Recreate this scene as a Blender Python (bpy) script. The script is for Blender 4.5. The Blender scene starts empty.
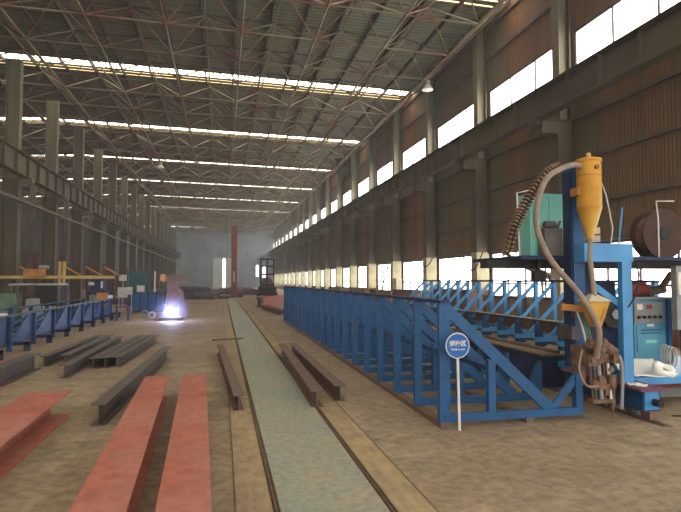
import bpy, math, random
from mathutils import Vector, Matrix
random.seed(7)
S = bpy.context.scene
COL = S.collection

# ------------------------------------------------------------------ materials
MATS = {}
def mat(name, c1, c2=None, scale=3.0, rough=0.7, metal=0.0, bump=0.0, stretch=(1, 1, 1), thr=(0.35, 0.65), c3=None, ribs=None, spec=0.3, speck=None):
    m = bpy.data.materials.new(name); m.use_nodes = True
    nt = m.node_tree; N = nt.nodes; L = nt.links
    b = N['Principled BSDF']
    b.inputs['Roughness'].default_value = rough
    b.inputs['Metallic'].default_value = metal
    b.inputs['Specular IOR Level'].default_value = spec
    if c2 is None: c2 = tuple(v * 0.75 for v in c1)
    tc = N.new('ShaderNodeTexCoord'); mp = N.new('ShaderNodeMapping')
    mp.inputs['Scale'].default_value = stretch
    L.new(tc.outputs['Object'], mp.inputs['Vector'])
    nz = N.new('ShaderNodeTexNoise'); nz.inputs['Scale'].default_value = scale; nz.inputs['Detail'].default_value = 6
    L.new(mp.outputs[0], nz.inputs['Vector'])
    cr = N.new('ShaderNodeValToRGB')
    cr.color_ramp.elements[0].position = thr[0]; cr.color_ramp.elements[0].color = (*c1, 1)
    cr.color_ramp.elements[1].position = thr[1]; cr.color_ramp.elements[1].color = (*c2, 1)
    L.new(nz.outputs['Fac'], cr.inputs[0])
    out = cr.outputs[0]
    if c3:
        n2 = N.new('ShaderNodeTexNoise'); n2.inputs['Scale'].default_value = scale * 0.23; n2.inputs['Detail'].default_value = 4
        L.new(mp.outputs[0], n2.inputs['Vector'])
        r2 = N.new('ShaderNodeValToRGB'); r2.color_ramp.elements[0].position = 0.45; r2.color_ramp.elements[1].position = 0.62
        L.new(n2.outputs['Fac'], r2.inputs[0])
        mx = N.new('ShaderNodeMixRGB'); mx.inputs[2].default_value = (*c3, 1)
        L.new(r2.outputs[0], mx.inputs[0]); L.new(out, mx.inputs[1]); out = mx.outputs[0]
    if speck:
        n3 = N.new('ShaderNodeTexNoise'); n3.inputs['Scale'].default_value = speck[0]; n3.inputs['Detail'].default_value = 8; n3.inputs['Roughness'].default_value = 0.7
        L.new(mp.outputs[0], n3.inputs['Vector'])
        r3 = N.new('ShaderNodeValToRGB'); r3.color_ramp.elements[0].position = 0.36; r3.color_ramp.elements[1].position = 0.60
        lo_ = 1 - speck[1]; r3.color_ramp.elements[0].color = (lo_, lo_, lo_, 1); r3.color_ramp.elements[1].color = (1.08, 1.08, 1.08, 1)
        L.new(n3.outputs['Fac'], r3.inputs[0])
        m3 = N.new('ShaderNodeMixRGB'); m3.blend_type = 'MULTIPLY'; m3.inputs[0].default_value = 1
        L.new(out, m3.inputs[1]); L.new(r3.outputs[0], m3.inputs[2]); out = m3.outputs[0]
    L.new(out, b.inputs['Base Color'])
    h = None
    if ribs:
        axis, sc, dist = ribs
        w = N.new('ShaderNodeTexWave'); w.wave_type = 'BANDS'; w.bands_direction = axis
        w.inputs['Scale'].default_value = sc
        L.new(tc.outputs['Object'], w.inputs['Vector'])
        bp = N.new('ShaderNodeBump'); bp.inputs['Strength'].default_value = 1.0; bp.inputs['Distance'].default_value = dist
        L.new(w.outputs['Fac'], bp.inputs['Height']); L.new(bp.outputs[0], b.inputs['Normal'])
    elif bump:
        bp = N.new('ShaderNodeBump'); bp.inputs['Strength'].default_value = 0.6; bp.inputs['Distance'].default_value = bump
        L.new(nz.outputs['Fac'], bp.inputs['Height']); L.new(bp.outputs[0], b.inputs['Normal'])
    MATS[name] = m
    return m
def emit(name, c, s):
    m = bpy.data.materials.new(name); m.use_nodes = True
    b = m.node_tree.nodes['Principled BSDF']
    b.inputs['Base Color'].default_value = (*c, 1)
    b.inputs['Emission Color'].default_value = (*c, 1); b.inputs['Emission Strength'].default_value = s
    return m

M_floor = mat('concrete', (0.42, 0.32, 0.21), (0.26, 0.20, 0.135), scale=2.2, rough=0.75, bump=0.006, c3=(0.31, 0.225, 0.155), thr=(0.32, 0.68), speck=(9, 0.35))
M_band = mat('dusty_band', (0.42, 0.31, 0.17), (0.31, 0.235, 0.155), scale=1.6, rough=0.8, stretch=(1, 0.4, 1), speck=(10, 0.3))
M_green = mat('green_paint', (0.33, 0.335, 0.27), (0.39, 0.335, 0.23), scale=3.0, rough=0.65, thr=(0.4, 0.72), c3=(0.29, 0.33, 0.27), speck=(14, 0.22))
M_groove = mat('rusty_rail', (0.13, 0.08, 0.05), (0.2, 0.13, 0.08), scale=6)
M_wall = mat('wall_sheet', (0.22, 0.11, 0.052), (0.145, 0.09, 0.045), scale=1.2, rough=0.75, stretch=(1, 1, 0.15), c3=(0.12, 0.125, 0.055), ribs=('Y', 2.4, 0.018))
M_endw = mat('end_sheet', (0.30, 0.36, 0.40), (0.22, 0.27, 0.31), scale=0.5, ribs=('X', 1.2, 0.05))
M_roof = mat('roof_sheet', (0.155, 0.15, 0.09), (0.105, 0.092, 0.06), scale=0.8, rough=0.75, stretch=(0.3, 1, 1), ribs=('Y', 1.1, 0.04), c3=(0.115, 0.125, 0.075))
M_purlin = mat('dark_purlin', (0.045, 0.035, 0.035), (0.08, 0.05, 0.04), scale=2)
M_tube = mat('truss_tube', (0.18, 0.155, 0.095), (0.155, 0.065, 0.04), scale=0.45, rough=0.6, thr=(0.48, 0.58))
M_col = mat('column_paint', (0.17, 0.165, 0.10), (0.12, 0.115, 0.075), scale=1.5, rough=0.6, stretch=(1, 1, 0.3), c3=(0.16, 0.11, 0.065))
M_winlit = mat('window_lit_column', (0.38, 0.35, 0.2), (0.28, 0.25, 0.15), scale=1.5)  # pale tone that paints window light onto the columns
M_lcol = mat('column_paint_dark', (0.11, 0.09, 0.058), (0.075, 0.063, 0.042), scale=1.5, rough=0.7, stretch=(1, 1, 0.3))  # darker tone of the column paint
M_crane = mat('crane_girder_paint', (0.12, 0.095, 0.07), (0.085, 0.07, 0.052), scale=1.0, rough=0.7, stretch=(1, 0.4, 2), c3=(0.11, 0.10, 0.05))
M_girt = mat('girt_steel', (0.10, 0.075, 0.06), (0.15, 0.11, 0.08), scale=2)
M_red = mat('red_primer', (0.46, 0.155, 0.105), (0.36, 0.115, 0.08), scale=5, rough=0.75, bump=0.002, c3=(0.42, 0.17, 0.13), speck=(9, 0.15))
M_dark = mat('mill_steel', (0.14, 0.125, 0.12), (0.085, 0.085, 0.095), scale=6, rough=0.55, metal=0.3, c3=(0.15, 0.11, 0.09))
M_rust = mat('rusty_steel', (0.21, 0.125, 0.085), (0.12, 0.08, 0.065), scale=6, rough=0.7, c3=(0.16, 0.11, 0.09))
M_blue = mat('blue_paint', (0.016, 0.095, 0.25), (0.018, 0.07, 0.18), scale=4, rough=0.5, thr=(0.4, 0.75), spec=0.4)
M_blued = mat('blue_paint_dark', (0.012, 0.065, 0.17), (0.012, 0.04, 0.10), scale=3, rough=0.55)  # darker tone of the blue paint
M_lblue = mat('light_blue_paint', (0.07, 0.30, 0.62), (0.06, 0.24, 0.50), scale=3, rough=0.45, spec=0.4)
M_navy = mat('navy_paint', (0.02, 0.03, 0.07), (0.03, 0.05, 0.12), scale=3)
M_yel = mat('yellow_paint', (0.60, 0.30, 0.035), (0.48, 0.23, 0.03), scale=4, rough=0.5, c3=(0.58, 0.36, 0.07))
M_bar = mat('pale_yellow_paint', (0.62, 0.47, 0.14), (0.50, 0.33, 0.10), scale=2, rough=0.6)
M_oran = mat('orange_paint', (0.50, 0.24, 0.07), (0.38, 0.16, 0.05), scale=3)
M_teal = mat('teal_paint', (0.24, 0.62, 0.54), (0.20, 0.55, 0.49), scale=3, rough=0.5)
M_hose = mat('grey_hose', (0.30, 0.24, 0.19), (0.22, 0.17, 0.14), scale=10, rough=0.6)
M_black = mat('black_rubber', (0.02, 0.02, 0.022), (0.035, 0.03, 0.03), scale=5)
M_white = mat('white_cloth', (0.88, 0.88, 0.84), (0.80, 0.80, 0.74), scale=4, rough=0.9)
M_wpaint = mat('white_paint', (0.75, 0.75, 0.72), (0.62, 0.60, 0.55), scale=6)
M_brown = mat('rusty_head', (0.24, 0.14, 0.085), (0.09, 0.055, 0.045), scale=14, rough=0.75, bump=0.004)
M_grey = mat('grey_panel', (0.30, 0.31, 0.31), (0.23, 0.24, 0.25), scale=4)
M_cabl = mat('cabinet_blue', (0.10, 0.33, 0.46), (0.09, 0.28, 0.40), scale=4, rough=0.5)
M_mesh = mat('brown_crate', (0.25, 0.15, 0.10), (0.19, 0.11, 0.075), scale=3, ribs=('Y', 3.0, 0.02))
M_mesh2 = mat('tan_crate', (0.38, 0.27, 0.17), (0.30, 0.20, 0.12), scale=2)
M_greenm = mat('green_machine_paint', (0.14, 0.22, 0.15), (0.10, 0.15, 0.11), scale=3)
M_mull = mat('window_frame_paint', (0.07, 0.05, 0.05), (0.10, 0.08, 0.07))
M_purple = mat('maroon_paint', (0.20, 0.08, 0.13), (0.14, 0.06, 0.09), scale=5)
M_redpost = mat('red_post_paint', (0.26, 0.075, 0.06), (0.20, 0.055, 0.05), scale=2)
M_block = mat('concrete_block', (0.30, 0.32, 0.31), (0.24, 0.26, 0.25), scale=4)
E_win = emit('daylit_window', (1.0, 0.97, 0.95), 5.0)
E_clere = emit('daylit_clerestory', (1.0, 0.98, 0.93), 6.0)
E_sky = emit('daylit_skylight', (1.0, 0.92, 0.76), 5.0)
E_chord = emit('lit_chord_amber', (1.0, 0.72, 0.36), 2.0)  # amber glow painted in for truss chords lit by the skylights
E_door = emit('daylit_door', (0.95, 1.0, 1.0), 5.0)
E_lamp = emit('lamp_lens', (1, 0.95, 0.85), 1.0)
E_arc = emit('welding_arc', (0.62, 0.66, 1.0), 220.0)

# ------------------------------------------------------------------ mesh builder
class MB:
    def __init__(s): s.v = []; s.f = []
    def add(s, vs, fs):
        o = len(s.v); s.v += [tuple(v) for v in vs]; s.f += [tuple(i + o for i in f) for f in fs]; return s
    def box(s, x0, y0, z0, x1, y1, z1):
        v = [(x, y, z) for z in (z0, z1) for y in (y0, y1) for x in (x0, x1)]
        return s.add(v, [(0, 2, 3, 1), (4, 5, 7, 6), (0, 1, 5, 4), (2, 6, 7, 3), (0, 4, 6, 2), (1, 3, 7, 5)])
    def bar(s, a, b, w, h, up=(0, 0, 1)):           # rectangular bar between two points; w across, h along up
        a = Vector(a); b = Vector(b); d = (b - a).normalized(); u = Vector(up)
        if abs(d.dot(u)) > 0.98: u = Vector((0, 1, 0))
        sd = d.cross(u).normalized() * w / 2; u2 = sd.cross(d).normalized() * h / 2
        v = [p + i * sd + j * u2 for p in (a, b) for i, j in ((-1, -1), (1, -1), (1, 1), (-1, 1))]
        return s.add(v, [(0, 3, 2, 1), (4, 5, 6, 7), (0, 1, 5, 4), (1, 2, 6, 5), (2, 3, 7, 6), (3, 0, 4, 7)])
    def tube(s, pts, r, n=8, cap=True):
        pts = [Vector(p) for p in pts]; rings = []; prev = None
        rs = r if isinstance(r, (list, tuple)) else [r] * len(pts)
        for i, p in enumerate(pts):
            d = (pts[min(i + 1, len(pts) - 1)] - pts[max(i - 1, 0)]).normalized()
            if prev is None:
                u = Vector((0, 0, 1)) if abs(d.z) < 0.9 else Vector((1, 0, 0))
                u = (u - d * u.dot(d)).normalized()
            else:
                u = (prev - d * prev.dot(d)).normalized()
            prev = u; w = d.cross(u)
            rings.append([p + (u * math.cos(2 * math.pi * k / n) + w * math.sin(2 * math.pi * k / n)) * rs[i] for k in range(n)])
        vs = [v for rg in rings for v in rg]; fs = []
        for i in range(len(pts) - 1):
            for k in range(n):
                a = i * n + k; b = i * n + (k + 1) % n
                fs.append((a, b, b + n, a + n))
        if cap: fs.append(tuple(range(n))[::-1]); fs.append(tuple((len(pts) - 1) * n + k for k in range(n)))
        return s.add(vs, fs)
    def lathe(s, c, prof, n=20):
        vs = []; fs = []
        for r, z in prof:
            for k in range(n):
                a = 2 * math.pi * k / n; vs.append((c[0] + r * math.cos(a), c[1] + r * math.sin(a), c[2] + z))
        for i in range(len(prof) - 1):
            for k in range(n):
                a = i * n + k; b = i * n + (k + 1) % n; fs.append((a, b, b + n, a + n))
        fs.append(tuple(range(n))[::-1]); fs.append(tuple((len(prof) - 1) * n + k for k in range(n)))
        return s.add(vs, fs)
    def prism(s, poly, axis, t0, t1):               # polygon in the plane normal to axis
        def P(a, b, t):
            return {'x': (t, a, b), 'y': (a, t, b), 'z': (a, b, t)}[axis]
        n = len(poly)
        vs = [P(a, b, t0) for a, b in poly] + [P(a, b, t1) for a, b in poly]
        fs = [tuple(range(n)), tuple(range(2 * n - 1, n - 1, -1))] + [(i, i + n, (i + 1) % n + n, (i + 1) % n) for i in range(n)]
        return s.add(vs, fs)
    def hbeam(s, a, b, w, h, tf=0.014, tw=0.012):    # a, b = centres of the underside at both ends
        a = Vector(a); b = Vector(b); z = Vector((0, 0, 1))
        s.bar(a + z * tf / 2, b + z * tf / 2, w, tf); s.bar(a + z * (h - tf / 2), b + z * (h - tf / 2), w, tf)
        s.bar(a + z * h / 2, b + z * h / 2, tw, h - 2 * tf); return s
    def build(s, name, m, parent=None, smooth=False, origin=None):
        me = bpy.data.meshes.new(name)
        o = bpy.data.objects.new(name, me)
        if parent is None and origin is None and s.v:
            xs = [v[0] for v in s.v]; ys = [v[1] for v in s.v]; zs = [v[2] for v in s.v]
            origin = ((min(xs) + max(xs)) / 2, (min(ys) + max(ys)) / 2, min(zs))
        if origin is not None:
            s.v = [(v[0] - origin[0], v[1] - origin[1], v[2] - origin[2]) for v in s.v]; o.location = origin
        me.from_pydata(s.v, [], s.f); me.validate(); me.update()
        import bmesh
        bm = bmesh.new(); bm.from_mesh(me); bmesh.ops.recalc_face_normals(bm, faces=bm.faces); bm.to_mesh(me); bm.free()
        if smooth:
            for p in me.polygons: p.use_smooth = True
            me.set_sharp_from_angle(angle=math.radians(40))
        me.materials.append(m); COL.objects.link(o)
        if parent: o.parent = parent
        return o
def tag(o, label, cat=None, group=None):
    o['label'] = label
    if cat: o['category'] = cat
    if group: o['group'] = group
    return o
def thing(name, loc, label, cat, group=None, rz=0):
    o = bpy.data.objects.new(name, None); COL.objects.link(o); o.location = loc; o.rotation_euler = (0, 0, rz)
    o.empty_display_size = 0.2
    return tag(o, label, cat, group)
def struct(o): o['kind'] = 'structure'; return o
class W:                                            # parts given in world coordinates under a thing at its base
    def __init__(s, root): s.r = root; s.o = root.location.copy()
    def put(s, name, mb, m, parent=None, smooth=False, label=None):
        o = mb.build(name, m, parent or s.r, smooth, origin=None if parent else tuple(s.o))
        if parent: # sub-part: shift into the frame of the thing
            for v in o.data.vertices: v.co -= s.o
        else: o.location = (0, 0, 0)
        if label: o['label'] = label
        return o
def copy_tree(o, parent=None):
    c = o.copy(); COL.objects.link(c); c.parent = parent
    for ch in list(o.children): copy_tree(ch, c)
    return c

# ------------------------------------------------------------------ setting
YB, YE = -9.0, 125.0
WX = 11.4
BAY0, BAY = 16.2, 5.95
def roofz(x): return 13.60 - 0.020 * max(0.0, x + 13) - 0.06 * max(0.0, -13 - x)
struct(MB().box(-30, YB, -0.2, 14, YE + 2, 0).build('floor', M_floor, origin=(0, 0, 0)))
struct(MB().box(0.44, -2, 0.0, 1.22, 58, 0.006).build('trim_1', M_green, origin=(0, 0, 0)))
g = MB()
for x in (0.41, 1.25): g.box(x - 0.022, -2, 0.0, x - 0.006, 58, 0.010); g.box(x + 0.008, -2, 0.0, x + 0.022, 58, 0.010)
struct(g.build('trim_2', M_groove, origin=(0, 0, 0)))
struct(MB().box(0.12, -2, 0.0, 0.38, 58, 0.005).build('trim_3', M_band, origin=(0, 0, 0)))
struct(MB().box(1.28, -2, 0.0, 1.56, 58, 0.005).build('trim_4', M_band, origin=(0, 0, 0)))
g = MB()
for x in (0.115, 1.565): g.box(x - 0.006, -2, 0.0, x + 0.006, 58, 0.008)
struct(g.build('trim_5', M_groove, origin=(0, 0, 0)))

# right wall: sheeting with openings for lower windows and clerestory
zW0, zW1, zC0, zC1 = 0.95, 2.85, 7.9, 9.95
w = MB()
w.box(WX, YB, 0, WX + 0.08, YE, zW0); w.box(WX, YB, zW1, WX + 0.08, YE, zC0); w.box(WX, YB, zC1, WX + 0.08, YE, 13.12)
struct(w.build('wall_right', M_wall, origin=(0, 0, 0)))
bays = [BAY0 + BAY * k for k in range(-4, 19)]
wn = 1
for i, y in enumerate(bays[:-1]):
    y0, y1 = y + 0.32, bays[i + 1] - 0.32
    for (z0, z1, E, nm, rows) in ((zW0, zW1, E_win, 4, (0.55,)), (zC0, zC1, E_clere, 3, ())):
        f = MB()
        for k in range(nm + 1):
            yy = y0 + (y1 - y0) * k / nm; f.box(WX - 0.02, yy - 0.025, z0, WX + 0.03, yy + 0.025, z1)
        f.box(WX - 0.02, y0, z0 - 0.03, WX + 0.03, y1, z0 + 0.04); f.box(WX - 0.02, y0, z1 - 0.05, WX + 0.03, y1, z1 + 0.03)
        if rows:
            zz = z0 + (z1 - z0) * 0.32; f.box(WX - 0.01, y0, zz - 0.03, WX + 0.03, y1, zz + 0.03)
        fr = struct(f.build('window_%d' % wn, M_mull, origin=(WX, y0, z0)))
        p = MB().box(WX + 0.035, y0, z0, WX + 0.045, y1, z1)
        po = p.build('window_pane', E, fr, origin=(WX, y0, z0)); po.location = (0, 0, 0)
        wn += 1
# infill sheets between the windows behind the columns
w = MB()
for y in bays: w.box(WX + 0.001, y - 0.33, zW0, WX + 0.07, y + 0.33, zW1); w.box(WX + 0.001, y - 0.33, zC0, WX + 0.07, y + 0.33, zC1)
struct(w.build('wall_right_infill', M_wall, origin=(0, 0, 0)))
g = MB()
for z in (4.15, 5.6, 7.0, 11.4, 12.7, 2.95, 0.9): g.box(WX - 0.13, YB, z - 0.05, WX - 0.001, YE, z + 0.05)
struct(g.build('trim_6', M_girt, origin=(0, 0, 0)))

# far bay and its wall on the left, the end wall with its door
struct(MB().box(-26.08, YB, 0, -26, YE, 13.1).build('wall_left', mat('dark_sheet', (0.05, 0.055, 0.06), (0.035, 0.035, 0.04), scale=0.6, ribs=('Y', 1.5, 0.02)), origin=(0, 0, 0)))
w = MB()
w.box(-26, YE, 0, -1.95, YE + 0.1, 13.3); w.box(2.2, YE, 0, WX, YE + 0.1, 13.3); w.box(-1.95, YE, 6.6, 2.2, YE + 0.1, 13.4)
struct(w.build('wall_back', M_endw, origin=(0, 0, 0)))
d = struct(MB().box(-2.0, YE + 0.12, 0, 0.15, YE + 0.2, 6.6).box(0.7, YE + 0.12, 0, 2.25, YE + 0.2, 6.6).build('door_1', mat('pale_door', (0.6, 0.66, 0.66), (0.5, 0.57, 0.58), scale=0.5), origin=(0.4, YE, 0)))
struct(MB().box(0.15, YE + 0.14, 0.3, 0.7, YE + 0.18, 6.2).build('window_90', E_door, origin=(0.4, YE, 0.3)))
for k, (x0, x1, z0, z1) in enumerate([(7.5, 8.0, 2.5, 5.0), (9.0, 9.5, 1.3, 5.0), (9.9, 10.7, 0.6, 2.0)]):
    struct(MB().box(x0, YE - 0.05, z0, x1, YE - 0.02, z1).build('window_%d' % (91 + k), E_door, origin=(x0, YE, z0)))

# roof sheets with skylight strips running across the hall
SKY = [19.9 + 12.15 * k for k in range(-2, 9)]
r = MB(); sk = []
def slab(mb, y0, y1, t=0.05, dz=0.0, x0=-26, x1=WX + 0.1):
    xs = [x0, -13, x1]
    for a, b in zip(xs, xs[1:]):
        za, zb = roofz(a) + dz, roofz(b) + dz
        mb.add([(a, y0, za), (b, y0, zb), (b, y1, zb), (a, y1, za), (a, y0, za + t), (b, y0, zb + t), (b, y1, zb + t), (a, y1, za + t)],
               [(0, 1, 2, 3), (4, 7, 6, 5), (0, 4, 5, 1), (1, 5, 6, 2), (2, 6, 7, 3), (3, 7, 4, 0)])
cur = YB
for y in SKY:
    slab(r, cur, y - 0.94); slab(r, y - 1.0, y - 0.94, 0.13, -0.08); slab(r, y + 0.05, y + 0.3); slab(r, y + 0.45, y + 0.75); cur = y + 0.90
slab(r, cur, YE)
struct(r.build('ceiling', M_roof, origin=(0, 0, 0)))
for k, y in enumerate(SKY):
    s1 = MB(); slab(s1, y - 0.94, y + 0.05, 0.02, 0.03)
    struct(s1.build('window_%d' % (100 + 2 * k), E_sky, origin=(0, y, 13.5)))
    s2 = MB(); slab(s2, y + 0.3, y + 0.45, 0.02, 0.03); slab(s2, y + 0.75, y + 0.90, 0.02, 0.03)
    struct(s2.build('window_%d' % (101 + 2 * k), E_chord, origin=(0, y, 13.5)))  # added glowing strips imitating skylight caught on the chords, no openings
g = MB()
x = WX - 0.4
while x > -25.5:
    z = roofz(x) - 0.09
    g.box(x - 0.04, YB, z - 0.09, x + 0.04, YE, z + 0.085); x -= 1.5
struct(g.build('trim_7', M_purlin, origin=(0, 0, 0)))

# ------------------------------------------------------------------ roof space frame
fr = thing('roof_space_frame', (9.7, 7.4, 12.0), 'tubular steel space frame of pyramids hanging under the whole roof', 'roof truss')
F = W(fr)
XS = [9.7 - 3 * i for i in range(12)]; YS = [10.4 + 3 * j for j in range(38)]
def lz(x): return roofz(x) - 1.5
def uz(x): return roofz(x) - 0.28
for i, x in enumerate(XS):
    F.put('lower_chord', MB().tube([(x, YS[0], lz(x)), (x, YS[-1], lz(x))], 0.05 if i else 0.07, 6, False), M_tube)
for j, y in enumerate(YS):
    F.put('cross_chord', MB().tube([(x, y, lz(x)) for x in XS], 0.038, 6, False), M_tube)
for i, x in enumerate(XS):
    F.put('upper_chord', MB().tube([(x - 1.5, YS[0] - 1.5, uz(x - 1.5)), (x - 1.5, YS[-1], uz(x - 1.5))], 0.045, 5, False), M_tube)
for j, y in enumerate(YS):
    F.put('upper_cross_chord', MB().tube([(x - 1.5, y - 1.5, uz(x - 1.5)) for x in XS] + [], 0.035, 5, False), M_purlin)
# node balls and the web struts
nd = MB()
webs = []; nballs = 0
def ball(m_, x, y): return m_.lathe((x, y, lz(x) - 0.09), [(0.02, 0), (0.08, 0.05), (0.1, 0.09), (0.08, 0.13), (0.02, 0.18)], 7)
for y in YS:
    for x in XS:
        vis = y > 17 and -0.62 * y < x
        if vis and y < 55:
            if y < 44 and nballs < 100: F.put('node_ball', ball(MB(), x, y), M_tube); nballs += 1
            else: ball(nd, x, y)
        for dx in (-1.5, 1.5):
            for dy in (-1.5, 1.5):
                if x + dx > WX - 0.2: continue
                webs.append(((x, y, lz(x)), (x + dx, y + dy, uz(x + dx))))
nn = F.put('node_ball', nd, M_tube); nn['kind'] = 'stuff'
def seen(w_):
    (x, y, z) = w_[0]; return y > 17 and (-0.62 * y < x)
cand = sorted([w_ for w_ in webs if seen(w_)], key=lambda w_: w_[0][1] + abs(w_[0][0]) * 0.3)
first = set(id(w_) for w_ in cand[:100])
rest = MB()
for w_ in webs:
    if id(w_) in first: F.put('web_strut', MB().tube(w_, 0.032, 5, False), M_tube)
    else: rest.tube(w_, 0.032, 4, False)
ro = F.put('web_strut', rest, M_tube); ro['kind'] = 'stuff'
# eave pipe along the right wall
tag(MB().tube([(10.4, 12, 12.15), (10.4, YE - 1, 12.15)], 0.05, 8).build('eave_pipe', M_tube), 'thin pale pipe running along the top of the window wall under the roof', 'pipe')

# ------------------------------------------------------------------ columns
ordinal = ['nearest', 'second', 'third', 'fourth', 'fifth', 'sixth', 'seventh', 'eighth', 'ninth', 'tenth', 'eleventh', 'twelfth', 'thirteenth', 'fourteenth', 'fifteenth', 'sixteenth', 'seventeenth', 'eighteenth', 'nineteenth', 'twentieth']
def right_column(y, label, top=13.0):
    t = thing('steel_column', (WX - 0.4, y, 0), label, 'column', 'steel columns along the window wall'); Q = W(t)
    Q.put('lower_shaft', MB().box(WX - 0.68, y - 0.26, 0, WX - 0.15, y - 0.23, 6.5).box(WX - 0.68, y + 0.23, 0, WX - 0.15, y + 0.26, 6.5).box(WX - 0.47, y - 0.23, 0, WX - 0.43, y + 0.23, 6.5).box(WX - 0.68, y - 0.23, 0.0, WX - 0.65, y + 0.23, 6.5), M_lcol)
    Q.put('window_lit_skin', MB().box(WX - 0.70, y - 0.28, 0.04, WX - 0.12, y - 0.262, 2.9).box(WX - 0.70, y + 0.262, 0.04, WX - 0.12, y + 0.28, 2.9).box(WX - 0.70, y - 0.262, 0.04, WX - 0.682, y + 0.262, 2.9), M_winlit)  # thin skin added to carry the painted window light on the lower shaft
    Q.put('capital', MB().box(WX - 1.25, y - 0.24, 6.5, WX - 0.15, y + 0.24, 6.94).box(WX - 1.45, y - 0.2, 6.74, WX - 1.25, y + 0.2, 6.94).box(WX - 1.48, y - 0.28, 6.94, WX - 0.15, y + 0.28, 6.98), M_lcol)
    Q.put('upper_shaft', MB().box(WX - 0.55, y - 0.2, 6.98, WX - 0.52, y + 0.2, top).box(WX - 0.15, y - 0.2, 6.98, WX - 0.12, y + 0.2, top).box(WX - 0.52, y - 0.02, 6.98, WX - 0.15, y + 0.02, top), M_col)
    Q.put('base_plate', MB().box(WX - 0.95, y - 0.36, 0, WX - 0.05, y + 0.36, 0.04), M_girt)
    return t
k = 0
for y in bays:
    if y < 8 or y > YE - 2: continue
    if y < 12: y -= 0.5
    nm = 'green-grey steel column on the window wall, behind the yellow hopper' if k == 0 and y > 14 else 'green-grey steel column on the window wall, %s one counted from the right' % ordinal[k]
    if y < 14:
        right_column(y, 'green-grey steel column of the window wall at the far right edge, nearer than the gantry'); continue
    right_column(y, nm); k += 1
def left_column(y, label):
    t = thing('steel_column', (-9.6, y, 0), label, 'column', 'steel columns in the open left row'); Q = W(t)
    zt = roofz(-9.6) - 1.5
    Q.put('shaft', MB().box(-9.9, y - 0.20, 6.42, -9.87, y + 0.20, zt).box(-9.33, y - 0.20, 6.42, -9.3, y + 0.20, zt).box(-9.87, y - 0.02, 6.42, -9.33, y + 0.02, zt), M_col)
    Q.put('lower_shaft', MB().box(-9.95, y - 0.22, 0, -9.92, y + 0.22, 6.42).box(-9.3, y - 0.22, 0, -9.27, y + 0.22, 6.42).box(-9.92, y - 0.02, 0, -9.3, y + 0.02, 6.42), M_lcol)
    Q.put('corbel', MB().prism([(-9.27, 6.0), (-9.27, 6.42), (-8.7, 6.42), (-8.7, 6.25)], 'y', y - 0.2, y + 0.2), M_col)
    Q.put('base_plate', MB().box(-10.1, y - 0.35, 0, -9.1, y + 0.35, 0.04), M_girt)
k = 0
for j in range(2, 19):
    y = BAY0 + BAY * j
    if y > YE - 2: break
    left_column(y, 'tall green-grey steel column of the open left row, %s one counted from the left edge' % ordinal[k]); k += 1
for j in range(3, 14, 1):
    y = BAY0 + BAY * j + 0.2
    tag(MB().box(-18.2, y - 0.2, 0, -17.75, y + 0.2, 11.6).build('steel_column', M_girt), 'dark column standing deep in the shaded bay beyond the left crane girder, %s from the left' % ordinal[j - 3], 'column', 'columns deep in the left bay')

# crane girders on the corbels
def girder(x, face, z0, z1, label):
    t = thing('crane_girder', (x, 12, z0), label, 'crane girder'); Q = W(t)
    y0 = 4
    Q.put('web_plate', MB().box(x - 0.012, y0, z0, x + 0.012, YE - 1, z1), M_crane)
    Q.put('top_flange', MB().box(x - 0.25, y0, z1 - 0.03, x + 0.25, YE - 1, z1), M_crane)
    Q.put('bottom_flange', MB().box(x - 0.18, y0, z0, x + 0.18, YE - 1, z0 + 0.03), M_crane)
    Q.put('crane_rail', MB().box(x - 0.05, y0, z1, x + 0.05, YE - 1, z1 + 0.12), M_girt)
    y = y0 + 6
    while y < YE - 1:
        Q.put('stiffener_plate', MB().box(x - 0.15, y, z0 + 0.03, x + 0.15, y + 0.015, z1 - 0.03), M_crane); y += BAY / 4
girder(10.15, 1, 6.98, 7.9, 'deep brown crane girder running along the right wall under the bright clerestory')
girder(-8.95, -1, 6.42, 7.40, 'long olive crane girder carried by the open row of columns on the left')
tag(MB().box(-9.15, 14, 5.3, -9.03, YE - 1, 5.42).build('service_pipe', M_girt), 'dark horizontal bar running below the left crane girder', 'pipe')

# high bay lamps
def lamp(x, y, z, ztop, label):
    t = thing('high_bay_lamp', (x, y, z), label, 'lamp', 'bell lamps under the roof'); Q = W(t)
    Q.put('reflector', MB().lathe((x, y, z), [(0.27, 0), (0.26, 0.04), (0.16, 0.18), (0.1, 0.24)], 16), M_wpaint, smooth=True)
    Q.put('housing', MB().lathe((x, y, z + 0.24), [(0.1, 0), (0.11, 0.03), (0.11, 0.2), (0.05, 0.26)], 12), M_grey)
    Q.put('suspension_rod', MB().tube([(x, y, z + 0.5), (x, y, ztop)], 0.015, 6), M_girt)
lamp(9.5, 24.4, 10.75, 12.05, 'white bell-shaped lamp hanging by the right eave')
lamp(-4.7, 44, 10.3, 11.9, 'small white bell-shaped lamp hanging under the middle of the roof')

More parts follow.
